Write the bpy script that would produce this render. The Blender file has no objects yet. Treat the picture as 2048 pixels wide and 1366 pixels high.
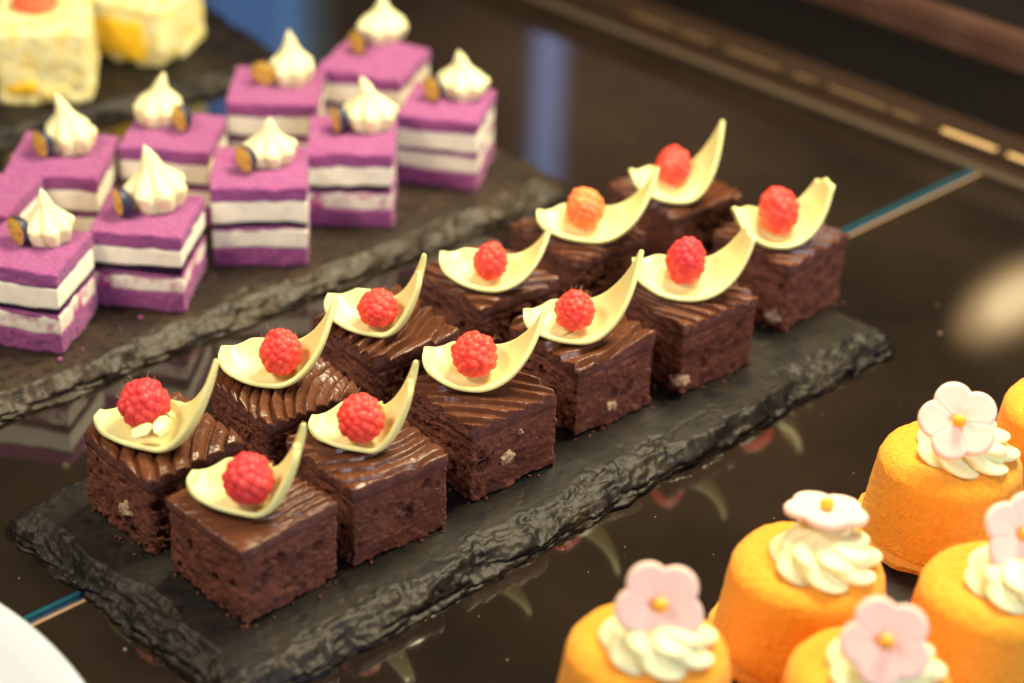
import bpy, math, random
import numpy as np
from mathutils import Matrix, Vector

# ------------------------------------------------------------------ scene, camera, world, lights
sc = bpy.context.scene
CM = 0.01                                    # everything below is written in centimetres
CAM = np.array([0.0, -74.249, 44.845])
FWD = np.array([0.0, 0.855985, -0.517001])
RGT = np.array([0.999223, 0.020375, 0.033734])
UPV = np.array([-0.039410, 0.516600, 0.855320])
FPX = 4271.8                                 # focal length in pixels of the 2048 px wide photo

cd = bpy.data.cameras.new('camera')
cam = bpy.data.objects.new('camera', cd)
sc.collection.objects.link(cam)
sc.camera = cam
cd.sensor_width = 36.0
cd.lens = FPX * 36.0 / 2048.0
cd.clip_start = 0.02
cd.clip_end = 60.0
cd.dof.use_dof = True
cd.dof.focus_distance = 0.768
cd.dof.aperture_fstop = 5.0
M = Matrix.Identity(4)
for i in range(3):
    M[i][0] = RGT[i]; M[i][1] = UPV[i]; M[i][2] = -FWD[i]; M[i][3] = CAM[i] * CM
cam.matrix_world = M

sc.view_settings.view_transform = 'Standard'
sc.view_settings.look = 'None'
sc.view_settings.exposure = 0.0
sc.view_settings.gamma = 1.0
sc.view_settings.use_curve_mapping = False
sc.cycles.use_denoising = True
sc.cycles.max_bounces = 8

world = bpy.data.worlds.new('World')
sc.world = world
world.use_nodes = True
wn = world.node_tree; wn.nodes.clear()
wo = wn.nodes.new('ShaderNodeOutputWorld'); wb = wn.nodes.new('ShaderNodeBackground')
wt = wn.nodes.new('ShaderNodeTexCoord'); wz = wn.nodes.new('ShaderNodeTexNoise'); wr = wn.nodes.new('ShaderNodeValToRGB')
wz.inputs['Scale'].default_value = 3.2; wz.inputs['Detail'].default_value = 2.0
wr.color_ramp.elements[0].position = 0.36; wr.color_ramp.elements[0].color = (0.010, 0.012, 0.020, 1)
wr.color_ramp.elements[1].position = 0.66; wr.color_ramp.elements[1].color = (0.30, 0.16, 0.10, 1)
e = wr.color_ramp.elements.new(0.52); e.color = (0.050, 0.038, 0.032, 1)
wn.links.new(wt.outputs['Generated'], wz.inputs['Vector']); wn.links.new(wz.outputs['Fac'], wr.inputs['Fac'])
wn.links.new(wr.outputs['Color'], wb.inputs['Color']); wb.inputs['Strength'].default_value = 0.8
wn.links.new(wb.outputs['Background'], wo.inputs['Surface'])


def area(name, loc, target, sx, sy, power, col, shape='RECTANGLE'):
    l = bpy.data.lights.new(name, 'AREA'); l.shape = shape
    l.size = sx * CM; l.size_y = sy * CM; l.energy = power; l.color = col
    o = bpy.data.objects.new(name, l); sc.collection.objects.link(o)
    o.location = Vector(loc) * CM
    o.rotation_euler = (Vector(target) - Vector(loc)).to_track_quat('-Z', 'Y').to_euler()
    return o


KEY = area('case_lamp', (20, 14, 58), (3, -3, 0), 36, 15, 10.5, (1.0, 0.86, 0.55))
area('front_case_lamp', (-40, -22, 52), (2, -2, 0), 36, 14, 3.8, (1.0, 0.84, 0.62))
area('shop_window', (70, -95, 50), (0, -5, 0), 60, 50, 9.5, (0.84, 0.88, 1.0))


def at(px, py, z=0.0):
    """point of the world at height z (cm) that the photo shows at pixel px, py"""
    d = FWD + RGT * (px - 1024) / FPX - UPV * (py - 683) / FPX
    return CAM + d * ((z - CAM[2]) / d[2])


def mirror_at(px, py, dist, zc=-0.8):
    """where the line of sight goes after it is mirrored by the glass top"""
    p = at(px, py, zc); d = p - CAM; d = d / np.linalg.norm(d); d[2] = -d[2]
    return p + d * dist


# lit things of the room that the glass top mirrors
for nm, px, py, dist, sx, sy, L, col in (
        ('doorway_light', 1100, 90, 190, 3.8, 60, 1.4, (0.34, 0.52, 1.0)),
        ('window_light', 505, 60, 190, 14, 26, 1.2, (0.10, 0.36, 0.9)),
        ('side_window_light', 610, 60, 200, 7, 30, 0.25, (0.35, 0.75, 0.9)),
        ('lamp', 2030, 600, 75, 11.0, 5.6, .9, (1.0, 0.62, 0.26)), ('lamp', 2030, 600, 74, 8.0, 4.0, 1.3, (1.0, 0.70, 0.34)), ('lamp', 2030, 600, 73, 5.0, 2.5, 2.2, (1.0, 0.78, 0.44))):
    q = mirror_at(px, py, dist)
    t = at(px, py, -0.8)
    if nm == 'doorway_light': t = np.array([t[0], t[1], q[2]])
    la = area(nm, q, t, sx, sy, math.pi * sx * sy * 1e-4 * L, col, 'ELLIPSE' if nm == 'lamp' else 'RECTANGLE')
    if nm == 'lamp': la.rotation_euler.rotate_axis('Z', math.radians(42)); la.data.use_shadow = True


# ------------------------------------------------------------------ noise and mesh helpers
def _h(ix, iy, iz, seed):
    n = (ix * 374761393 + iy * 668265263 + iz * 2147483647 + seed * 974711) & 0xFFFFFFFF
    n = ((n ^ (n >> 13)) * 1274126177) & 0xFFFFFFFF
    n = ((n ^ (n >> 15)) * 2246822519) & 0xFFFFFFFF
    return ((n ^ (n >> 16)) & 0xFFFFFF) / float(0xFFFFFF)


def vn(p, seed=0):
    p = np.asarray(p, float); i = np.floor(p).astype(np.int64); f = p - i; u = f * f * (3 - 2 * f)
    out = 0
    for a in (0, 1):
        for b in (0, 1):
            for c in (0, 1):
                w = (u[:, 0] if a else 1 - u[:, 0]) * (u[:, 1] if b else 1 - u[:, 1]) * (u[:, 2] if c else 1 - u[:, 2])
                out = out + w * _h(i[:, 0] + a, i[:, 1] + b, i[:, 2] + c, seed)
    return out * 2 - 1


def fbm(p, seed=0, octv=4, gain=0.5):
    a = 1.0; s = 0; t = 0; p = np.asarray(p, float)
    for k in range(octv):
        s = s + a * vn(p * 2.0 ** k + 17.3 * k, seed + k * 7); t += a; a *= gain
    return s / t


def worley(q, seed):
    """2-D cells: random value of the nearest cell, offset to its point, gap to the second nearest"""
    i = np.floor(q).astype(np.int64); best = np.full(len(q), 9.0); sec = best.copy(); val = np.zeros(len(q)); rel = np.zeros((len(q), 2))
    for a in (-1, 0, 1):
        for b in (-1, 0, 1):
            cx = i[:, 0] + a; cy = i[:, 1] + b
            px = cx + _h(cx, cy, cx * 0, seed); py = cy + _h(cx, cy, cx * 0 + 1, seed)
            d = np.hypot(q[:, 0] - px, q[:, 1] - py); new = d < best
            sec = np.where(new, best, np.minimum(sec, d)); best = np.where(new, d, best)
            val = np.where(new, _h(cx, cy, cx * 0 + 2, seed), val)
            rel[:, 0] = np.where(new, q[:, 0] - px, rel[:, 0]); rel[:, 1] = np.where(new, q[:, 1] - py, rel[:, 1])
    return val, rel, sec - best


def sstep(a, b, x):
    t = np.clip((x - a) / (b - a), 0, 1); return t * t * (3 - 2 * t)


def make(name, V, F, mat, parent=None, smooth=True, uvfac=None):
    V = np.asarray(V, float) * CM
    F = np.asarray(F, np.int32)
    me = bpy.data.meshes.new(name)
    k = F.shape[1]
    me.vertices.add(len(V)); me.vertices.foreach_set('co', V.ravel())
    me.loops.add(F.size); me.loops.foreach_set('vertex_index', F.ravel())
    me.polygons.add(len(F))
    me.polygons.foreach_set('loop_start', np.arange(0, F.size, k, dtype=np.int32))
    me.polygons.foreach_set('loop_total', np.full(len(F), k, np.int32))
    me.polygons.foreach_set('use_smooth', np.full(len(F), smooth, bool))
    me.materials.append(mat)
    me.update(calc_edges=True); me.validate()
    o = bpy.data.objects.new(name, me); sc.collection.objects.link(o)
    if parent is not None: o.parent = parent
    return o


def tag(o, label=None, cat=None, group=None, kind=None):
    if label: o['label'] = label
    if cat: o['category'] = cat
    if group: o['group'] = group
    if kind: o['kind'] = kind
    return o


def thing(name, label, cat, loc, rz=0.0, group=None):
    o = bpy.data.objects.new(name, None); sc.collection.objects.link(o)
    o.empty_display_size = 0.01
    o.location = Vector([float(c) for c in loc]) * CM; o.rotation_euler = (0, 0, rz)
    return tag(o, label, cat, group)


def box_grid(nx, ny, nz):
    """welded surface of a lattice box; integer verts 0..n, quads outward"""
    quads = []

    def face(axis, side, na, nb):
        A, B = np.meshgrid(np.arange(na), np.arange(nb), indexing='ij')
        A = A.ravel(); B = B.ravel()
        for da, db in ((0, 0), (1, 0), (1, 1), (0, 1)):
            yield A + da, B + db
    N = (nx, ny, nz)
    allq = []
    for axis in range(3):
        o1, o2 = [(1, 2), (2, 0), (0, 1)][axis]
        for side in (0, 1):
            cs = []
            for a, b in face(axis, side, N[o1], N[o2]):
                c = np.zeros((len(a), 3), np.int64)
                c[:, axis] = N[axis] * side; c[:, o1] = a; c[:, o2] = b
                cs.append(c)
            q = np.stack(cs, 1)
            if side == 0: q = q[:, ::-1]
            allq.append(q)
    Q = np.concatenate(allq, 0)
    key = (Q[..., 0] * (ny + 1) + Q[..., 1]) * (nz + 1) + Q[..., 2]
    uniq, inv = np.unique(key.ravel(), return_inverse=True)
    F = inv.reshape(key.shape)
    vz = uniq % (nz + 1); vy = (uniq // (nz + 1)) % (ny + 1); vx = uniq // ((nz + 1) * (ny + 1))
    return np.stack([vx / nx, vy / ny, vz / nz], 1), F


def round_box(P, lo, hi, r):
    """P in 0..1 -> rounded box lo..hi ; returns position and outward normal"""
    lo = np.array(lo, float); hi = np.array(hi, float)
    p = lo + P * (hi - lo)
    q = np.minimum(np.maximum(p, lo + r), hi - r)
    d = p - q; L = np.linalg.norm(d, axis=1, keepdims=True); n = d / np.maximum(L, 1e-9)
    return q + n * r, n


def lathe(prof, n=64, wob=None):
    """prof: list of (r, z) from bottom to top; closed with centre points"""
    prof = np.array(prof, float); m = len(prof)
    th = np.arange(n) / n * 2 * math.pi
    R = prof[:, 0][:, None] * np.ones(n); Z = prof[:, 1][:, None] * np.ones(n)
    V = np.stack([R * np.cos(th), R * np.sin(th), Z], -1).reshape(-1, 3)
    i, j = np.meshgrid(np.arange(m - 1), np.arange(n), indexing='ij'); i = i.ravel(); j = j.ravel(); j2 = (j + 1) % n
    F = np.stack([i * n + j, i * n + j2, (i + 1) * n + j2, (i + 1) * n + j], 1)
    return V, F, th


def ico(sub):
    import bmesh
    bm = bmesh.new(); bmesh.ops.create_icosphere(bm, subdivisions=sub, radius=1.0)
    bm.verts.ensure_lookup_table()
    V = np.array([v.co[:] for v in bm.verts]); F = np.array([[v.index for v in f.verts] for f in bm.faces]); bm.free()
    return V, F


# ------------------------------------------------------------------ materials
def mat(name, col, rough=0.5, spec=0.5, ior=1.45, sss=0.0, sssr=(1, .3, .1), ssscale=0.002, bump=None, vary=None,
        coat=0.0, metal=0.0, specks=None, sheen=0.0):
    """bump: list of (scale per cm, strength, distance cm); vary: (scale per cm, colour2, lo, hi)"""
    m = bpy.data.materials.new(name); m.use_nodes = True
    nt = m.node_tree; b = nt.nodes['Principled BSDF']
    b.inputs['Base Color'].default_value = (*col, 1); b.inputs['Roughness'].default_value = rough
    b.inputs['Specular IOR Level'].default_value = spec; b.inputs['IOR'].default_value = ior
    b.inputs['Coat Weight'].default_value = coat; b.inputs['Coat Roughness'].default_value = 0.06
    b.inputs['Metallic'].default_value = metal
    if sheen: b.inputs['Sheen Weight'].default_value = sheen
    if sss:
        b.inputs['Subsurface Weight'].default_value = sss; b.inputs['Subsurface Radius'].default_value = sssr
        b.inputs['Subsurface Scale'].default_value = ssscale
    tc = nt.nodes.new('ShaderNodeTexCoord'); mp = nt.nodes.new('ShaderNodeMapping')
    mp.inputs['Scale'].default_value = (100, 100, 100)
    nt.links.new(tc.outputs['Object'], mp.inputs['Vector'])
    last = None
    csock = None
    for (s, c2, lo, hi) in (vary or []):
        n = nt.nodes.new('ShaderNodeTexNoise'); n.inputs['Scale'].default_value = s; n.inputs['Detail'].default_value = 5
        n.inputs['Roughness'].default_value = 0.6
        r = nt.nodes.new('ShaderNodeMapRange'); r.inputs['From Min'].default_value = lo; r.inputs['From Max'].default_value = hi
        mx = nt.nodes.new('ShaderNodeMix'); mx.data_type = 'RGBA'
        nt.links.new(mp.outputs[0], n.inputs['Vector']); nt.links.new(n.outputs['Fac'], r.inputs['Value'])
        nt.links.new(r.outputs[0], mx.inputs[0])
        if csock is None: mx.inputs[6].default_value = (*col, 1)
        else: nt.links.new(csock, mx.inputs[6])
        mx.inputs[7].default_value = (*c2, 1); csock = mx.outputs[2]
    if specks:
        (s, thr, c2) = specks
        v = nt.nodes.new('ShaderNodeTexVoronoi'); v.inputs['Scale'].default_value = s
        r = nt.nodes.new('ShaderNodeMapRange'); r.inputs['From Min'].default_value = thr; r.inputs['From Max'].default_value = thr * .7
        mx = nt.nodes.new('ShaderNodeMix'); mx.data_type = 'RGBA'
        # only some cells carry a speck
        sepx = nt.nodes.new('ShaderNodeSeparateColor'); g = nt.nodes.new('ShaderNodeMath'); g.operation = 'GREATER_THAN'
        g.inputs[1].default_value = 0.72; mu = nt.nodes.new('ShaderNodeMath'); mu.operation = 'MULTIPLY'
        nt.links.new(mp.outputs[0], v.inputs['Vector']); nt.links.new(v.outputs['Distance'], r.inputs['Value'])
        nt.links.new(v.outputs['Color'], sepx.inputs[0]); nt.links.new(sepx.outputs[0], g.inputs[0])
        nt.links.new(r.outputs[0], mu.inputs[0]); nt.links.new(g.outputs[0], mu.inputs[1]); nt.links.new(mu.outputs[0], mx.inputs[0])
        if csock is None: mx.inputs[6].default_value = (*col, 1)
        else: nt.links.new(csock, mx.inputs[6])
        mx.inputs[7].default_value = (*c2, 1); csock = mx.outputs[2]
    if csock is not None: nt.links.new(csock, b.inputs['Base Color'])
    for (s, st, di, *sv) in (bump or []):
        n = nt.nodes.new('ShaderNodeTexNoise'); n.inputs['Scale'].default_value = s; n.inputs['Detail'].default_value = 4
        bp = nt.nodes.new('ShaderNodeBump'); bp.inputs['Strength'].default_value = st; bp.inputs['Distance'].default_value = di * CM
        src = mp.outputs[0]
        if sv:
            m2 = nt.nodes.new('ShaderNodeMapping'); m2.inputs['Scale'].default_value = sv[0]
            nt.links.new(src, m2.inputs['Vector']); src = m2.outputs[0]
        nt.links.new(src, n.inputs['Vector']); nt.links.new(n.outputs['Fac'], bp.inputs['Height'])
        if last is not None: nt.links.new(last, bp.inputs['Normal'])
        last = bp.outputs[0]
    if last is not None: nt.links.new(last, b.inputs['Normal'])
    return m


MT = {}
MT['glass'] = mat('dark_glass', (0.010, 0.007, 0.005), 0.06, 0.5, 1.95, vary=[(0.06, (0.019, 0.013, 0.008), .4, .6)],
                  specks=(1.6, 0.045, (0.34, 0.28, 0.20)))
MT['glass_edge'] = mat('glass_edge', (0.010, 0.065, 0.095), 0.15, 0.8)
MT['channel'] = mat('channel_metal', (0.16, 0.22, 0.34), 0.25, metal=0.8)
MT['bevel'] = mat('bevel', (0.28, 0.18, 0.10), 0.35)
MT['slate'] = mat('slate', (0.0105, 0.0085, 0.0075), 0.50, 0.28, bump=[(1.2, .25, .10, (.5, 1.2, 3)), (6, .28, .03, (.6, 1.2, 3)), (30, .30, .012)],
                  vary=[(0.5, (0.022, 0.016, 0.011), .42, .65), (1.3, (0.004, 0.004, 0.006), .50, .64), (11.0, (0.16, 0.13, 0.10), .70, .82)])
MT['lit_slate'] = mat('lit_slate', (0.028, 0.020, 0.014), 0.45, 0.30, bump=[(1.2, .25, .10, (.5, 1.2, 3)), (6, .28, .03, (.6, 1.2, 3))],  # slate copy with a lighter colour, making up for weaker key light there
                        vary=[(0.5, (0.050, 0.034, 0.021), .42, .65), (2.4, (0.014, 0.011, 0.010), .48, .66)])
MT['sponge'] = mat('brownie_crumb', (0.180, 0.060, 0.038), 0.62, 0.35, bump=[(9, .7, .09), (20, 1.0, .07), (50, .8, .03)],
                   vary=[(1.4, (0.115, 0.038, 0.028), .42, .62), (14, (0.26, 0.090, 0.045), .52, .70)], sss=0.0)
MT['ganache'] = mat('chocolate_ganache', (0.115, 0.038, 0.017), 0.29, 0.5, bump=[(30, .3, .012), (6, .25, .03)],
                    vary=[(2.0, (0.100, 0.034, 0.016), .4, .65)])
MT['ganache_cut'] = mat('ganache_cut_side', (0.150, 0.052, 0.040), 0.48, 0.5, bump=[(14, .9, .06), (40, .7, .03)], vary=[(3, (0.085, 0.032, 0.028), .42, .62)])
MT['nut'] = mat('walnut', (0.40, 0.29, 0.19), 0.6, 0.35, bump=[(9, .9, .08), (30, .6, .02)], vary=[(4, (0.20, 0.10, 0.06), .5, .68)])
MT['white_choc'] = mat('white_chocolate', (0.76, 0.76, 0.32), 0.36, 0.45, sss=0.15, sssr=(1, .9, .35), ssscale=0.004,
                       bump=[(4, .12, .03)], vary=[(1.0, (0.78, 0.78, 0.40), .4, .7)])
MT['rasp'] = [mat('raspberry_flesh', c, 0.42, 0.40, sss=0.55, sssr=(1, .25, .18), ssscale=0.005, bump=[(9, .2, .03), (40, .25, .010)],
                  vary=[(1.6, c2, .45, .7)]) for c, c2 in
              (((0.80, 0.060, 0.045), (0.86, 0.12, 0.08)), ((0.68, 0.040, 0.050), (0.78, 0.08, 0.07)), ((0.90, 0.25, 0.07), (0.88, 0.16, 0.08)))]
MT['hair'] = mat('berry_hair', (0.70, 0.42, 0.28), 0.6, 0.3)
MT['purple'] = mat('purple_sponge', (0.35, 0.082, 0.27), 0.75, 0.25, bump=[(4, .9, .14), (12, 1.0, .09), (36, .6, .03)],
                   vary=[(6, (0.27, 0.045, 0.20), .45, .66)], sheen=.2)
MT['stained_cream'] = mat('jam_stained_cream', (0.90, 0.82, 0.68), 0.5, 0.4, sss=.1, bump=[(4, .25, .04)], vary=[(.8, (0.45, 0.06, 0.25), .48, .62)])
MT['layer_cream'] = mat('cream_filling', (0.92, 0.85, 0.69), 0.5, 0.4, sss=.15, bump=[(4, .25, .04)], vary=[(1.6, (0.80, 0.66, 0.60), .55, .75)])
MT['jam'] = mat('dark_berry_jam', (0.020, 0.006, 0.030), 0.3, 0.5)
MT['whip'] = mat('whipped_cream', (0.86, 0.83, 0.48), 0.45, 0.4, sss=.25, sssr=(1, .8, .5), ssscale=0.004, bump=[(9, .15, .02)])
MT['berry_skin'] = mat('blueberry_skin', (0.020, 0.022, 0.060), 0.45, 0.4, bump=[(10, .2, .02)], vary=[(3, (0.05, 0.06, 0.11), .5, .7)])
MT['berry_flesh'] = mat('blueberry_flesh', (0.66, 0.42, 0.08), 0.35, 0.5, sss=.3, sssr=(1, .5, .1), vary=[(3, (0.38, 0.10, 0.02), .52, .66)], bump=[(9, .3, .03)])
MT['orange'] = mat('orange_velvet', (0.97, 0.41, 0.030), 0.78, 0.2, bump=[(7, 1.0, .10), (18, 1.0, .06)], vary=[(5, (0.94, 0.31, 0.018), .45, .75)], sheen=.15)
MT['biscuit'] = mat('biscuit_base', (0.75, 0.34, 0.06), 0.75, 0.2, bump=[(7, .8, .08)])
MT['petal'] = mat('pink_sugar_paste', (0.94, 0.63, 0.53), 0.5, 0.35, sss=.2, sssr=(1, .6, .5), ssscale=0.003, bump=[(8, .1, .02)])
MT['pistil'] = mat('orange_sugar_bead', (0.95, 0.42, 0.02), 0.3, 0.5)
MT['plate'] = mat('white_porcelain', (0.48, 0.53, 0.60), 0.12, 0.5, coat=.5)
MT['crumbed'] = mat('cream_coat', (0.86, 0.80, 0.42), 0.6, 0.3, bump=[(5, .5, .08)], vary=[(1.2, (0.85, 0.64, 0.16), .45, .65)])
MT['custard'] = mat('mango_filling', (0.95, 0.58, 0.03), 0.4, 0.4, bump=[(4, .5, .1)])
MT['strawberry'] = mat('strawberry_flesh', (0.85, 0.12, 0.05), 0.35, 0.5)
MT['black'] = mat('black_frame', (0.010, 0.008, 0.008), 0.45, 0.5)
MT['brown_bar'] = mat('brown_anodised_metal', (0.060, 0.028, 0.020), 0.38, 0.5, vary=[(0.3, (0.085, 0.045, 0.034), .4, .7)])
MT['glint'] = mat('glint', (0.62, 0.42, 0.20), 0.45, 0.5)  # lamp reflections on the rail put into the slot colour, bright and dim copies
MT['dim_glint'] = mat('dim_glint', (0.12, 0.075, 0.038), 0.4, 0.5)
MT['track'] = mat('dark_bronze_track', (0.030, 0.017, 0.011), 0.35, 0.5)
MT['tan'] = mat('tan_edge_strip', (0.07, 0.052, 0.036), 0.4, 0.5)

# ------------------------------------------------------------------ counter and case
ZC = -0.8
A45 = math.radians(44.3)
JD = np.array([math.cos(A45), math.sin(A45), 0]); JN = np.array([-JD[1], JD[0], 0])      # along the joint, and away to the left
J0 = at(125, 1223, ZC)
B0 = at(1461, 154, ZC); B1 = at(2048, 379, ZC)
RD = (B1 - B0); RD[2] = 0; RD /= np.linalg.norm(RD); RN = np.array([-RD[1], RD[0], 0])   # along the rear track, and away from us


def prism(name, pts, z0, z1, m, parent=None, bev=0.0):
    import bmesh
    bm = bmesh.new()
    lo = [bm.verts.new((p[0] * CM, p[1] * CM, z0 * CM)) for p in pts]; hi = [bm.verts.new((p[0] * CM, p[1] * CM, z1 * CM)) for p in pts]
    n = len(pts)
    bm.faces.new(lo[::-1]); bm.faces.new(hi)
    for i in range(n): bm.faces.new((lo[i], lo[(i + 1) % n], hi[(i + 1) % n], hi[i]))
    bmesh.ops.recalc_face_normals(bm, faces=bm.faces)
    if bev: bmesh.ops.bevel(bm, geom=bm.edges[:], offset=bev * CM, segments=2, affect='EDGES')
    me = bpy.data.meshes.new(name); bm.to_mesh(me); bm.free(); me.materials.append(m)
    o = bpy.data.objects.new(name, me); sc.collection.objects.link(o)
    if parent is not None: o.parent = parent
    return o


def isect(n_off, j_off):
    """point at distance n_off behind the track line and j_off left of the joint line"""
    # p = B0 + a RD + n_off RN ; (p-J0).JN = j_off
    b = B0 + n_off * RN
    a = (j_off - (b - J0) @ JN) / (RD @ JN)
    return b + a * RD


g0 = 0.0; g1 = 0.62
pa = isect(0, g1); pb = isect(0, g0)
far_back = pa - JD * 130; far_front = pb - JD * 130
# slab left of the joint
tag(prism('counter', [pa, isect(0, 110), isect(0, 110) - JD * 130, far_back], ZC - 1.0, ZC, MT['glass'], bev=.04), kind='structure')
tag(prism('counter', [isect(0, -90), pb, far_front, isect(0, -90) - JD * 130], ZC - 1.0, ZC, MT['glass'], bev=.04), kind='structure')
jt = thing('glass_joint', 'thin teal and blue glass joint running under the slate between the counter panes', 'joint strip', (0, 0, 0))
off = lambda p, k: p + JN * k
prism('glass_edge', [off(pa, -.21), off(pa, -.01), off(far_back, -.01), off(far_back, -.21)], ZC - .95, ZC + .015, MT['glass_edge'], jt)
prism('channel', [off(pb, .10), off(pa, -.22), off(far_back, -.22), off(far_front, .10)], ZC - .95, ZC - .12, MT['channel'], jt)
prism('bevel_strip', [off(pb, -.05), off(pb, .09), off(far_front, .09), off(far_front, -.05)], ZC - .9, ZC + .02, MT['bevel'], jt)
tag(prism('floor', [(-400, -300), (400, -300), (400, 500), (-400, 500)], -101, -100, MT['black']), kind='structure')

tr = thing('sliding_door_track', 'dark bronze sliding door track with a row of slots coloured as lamp glints behind the counter', 'door track', (0, 0, 0))
L0, L1 = -60, 60


def bar(name, n0, n1, z0, z1, m, parent, bev=.05, a0=L0, a1=L1):
    return prism(name, [B0 + RD * a0 + RN * n0, B0 + RD * a1 + RN * n0, B0 + RD * a1 + RN * n1, B0 + RD * a0 + RN * n1], z0, z1, m, parent, bev)


bar('edge_strip', 0.02, 0.55, -1.6, -.72, MT['tan'], tr)
bar('track_bed', 0.57, 6.5, -2.2, -1.1, MT['track'], tr)
bar('guide_rail', 2.15, 3.15, -1.08, -.75, MT['track'], tr)
slots = [(1333, 31, 2.9), (1420, 61, 2.2), (1528, 108, 3.6), (1625, 149, 1.4), (1728, 190, 3.6), (1825, 225, 1.6), (1943, 277, 3.2), (2050, 315, 1.6)]
for px, py, ln in slots:
    a = (at(px, py, -.74) - B0) @ RD
    bar('slot', 2.42, 2.85, -.86, -.71, MT['glint' if px > 1900 else 'dim_glint'], tr, .04, a - ln / 2, a + ln / 2)
fb_ = thing('case_frame', 'reddish brown metal bar of the display case frame behind the door track', 'frame', (0, 0, 0))
bar('rail', 5.2, 6.8, 2.2, 3.9, MT['brown_bar'], fb_, .25)
bar('plinth', 5.5, 6.4, -1.08, 2.18, MT['black'], fb_)
tag(bar('back_ledge', 6.6, 60, -3, -1.2, MT['black'], None), 'black ledge behind the brown case frame in the top right corner', 'ledge')
tb = tag(bar('trim_bar', 13.2, 14.0, -1.18, -.2, MT['brown_bar'], None, .1), 'thin brown trim bar on the black ledge at the top right corner', 'trim')


# ------------------------------------------------------------------ slates
def slate(label, corner, ang, length, width, seed, res=0.1, th=0.8, z0=ZC, stone='slate'):
    """corner: right-hand near corner; ang: direction of long side away from it is ang+180; width goes to ang+90"""
    nx = int(length / res); ny = int(width / res); nz = 8
    P, F = box_grid(nx, ny, nz)
    # finer spacing not needed; shape with rounded outline
    X = P[:, 0] * length; Y = P[:, 1] * width; Z = P[:, 2]
    # outline rounding: pull corners
    rc = 1.0
    qx = np.clip(X, rc, length - rc); qy = np.clip(Y, rc, width - rc)
    dx = X - qx; dy = Y - qy; m = np.maximum(np.abs(dx), np.abs(dy)); L = np.hypot(dx, dy)
    k = np.where(L > 1e-9, m / np.maximum(L, 1e-9), 1.0)
    X = qx + dx * k; Y = qy + dy * k
    d = rc - np.hypot(X - qx, Y - qy)
    inner = np.minimum(np.minimum(P[:, 0] * length, (1 - P[:, 0]) * length), np.minimum(P[:, 1] * width, (1 - P[:, 1]) * width))
    d = np.where(inner > rc, inner, np.minimum(d, inner + 1e-6 if False else d))   # distance from the outline
    d = np.maximum(d, 0)
    p3 = np.stack([X, Y, Z * 0], 1)
    ex = np.minimum(X, length - X); ey = np.minimum(Y, width - Y)
    mixw = sstep(-1.2, 1.2, ex - ey)[:, None]                   # 1: nearest rim is a long one
    pl = np.stack([X * .42, Y * 1.5, Z * 0], 1); ps = np.stack([X * 1.5 + 50, Y * .42, Z * 0], 1)
    al = lambda f, sd, o, g=.55: mixw[:, 0] * fbm(pl * f, sd, o, g) + (1 - mixw[:, 0]) * fbm(ps * f, sd + 1, o, g)
    n1 = fbm(p3 * 0.35, seed, 3); n2 = al(1.0, seed + 3, 5, .6); n3 = al(2.0, seed + 5, 4, .6); n4 = fbm(p3 * 4.5, seed + 8, 3)
    wch = np.clip(.95 + 1.0 * n1 + .7 * n2, .25, 2.2)
    t = np.clip(1 - d / wch, 0, 1)
    nl_ = al(.75, seed + 13, 2, .4)
    lay = t * 3.6 + nl_ * 1.5 + n1 * 1.5 + n3 * .14 + n4 * .05
    fr = lay - np.floor(lay)
    terr = (np.floor(lay) + sstep(.92, 1.0, fr)) / 4 - lay / 4        # thin flakes: -1/7..0
    on = sstep(.0, .10, t)
    wx = np.stack([fbm(p3 * .8, seed + 40, 3), fbm(p3 * .8 + 7, seed + 41, 3)], 1) * .55
    along = np.where(mixw[:, 0] > .5, X, Y + 40); acr = np.where(mixw[:, 0] > .5, Y, X)
    v1, r1, g1_ = worley(np.stack([along * .55, acr * 1.5], 1) + wx, seed + 50)
    v2, r2, g2_ = worley(np.stack([along * 1.5, acr * 3.6], 1) + wx * 2, seed + 51)
    fl = .62 * (v1 - .5) + .30 * r1[:, 1] * (v2 - .3) + .28 * (v2 - .5) + .16 * r2[:, 1] - .16 * sstep(.07, .0, g1_)
    drop = th * (.62 * t ** 1.5 + on * (-.30 * terr + .36 * fl + .015 * n4))
    top = th - drop + .016 * fbm(p3 * .35, seed + 2, 3) + .006 * n4 - .03 * sstep(.10, .0, np.abs(fbm(p3 * .5 + 31, seed + 11, 4)) * 2.2) * sstep(3.2, 1.2, d)
    top = np.clip(top, .08, th + .05)
    # top plane carries cakes: keep it level near 0
    zz = np.where(Z > .999, top, Z * top)
    # side inset: layers sticking out by different amounts
    side = sstep(.02, .0, d - 1e-3)
    ins = .42 * fbm(np.stack([X * .9, Y * .9, Z * 4], 1), seed + 21, 4, .6) + .10 - .22 * (1 - Z)
    ins = ins * sstep(.9, .0, d)
    cxv = np.stack([X - qx, Y - qy], 1); nn = np.linalg.norm(cxv, axis=1, keepdims=True)
    far = inner < rc
    dirv = np.where(nn > 1e-6, cxv / np.maximum(nn, 1e-6), 0)
    X = X - dirv[:, 0] * np.where(far, ins, 0); Y = Y - dirv[:, 1] * np.where(far, ins, 0)
    V = np.stack([-X, Y, zz], 1)
    o = make('slate_board', V, F[:, ::-1], MT[stone])
    o.location = Vector([corner[0] * CM, corner[1] * CM, z0 * CM]); o.rotation_euler = (0, 0, ang)
    return tag(o, label, 'serving board', 'slate serving boards')


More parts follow.
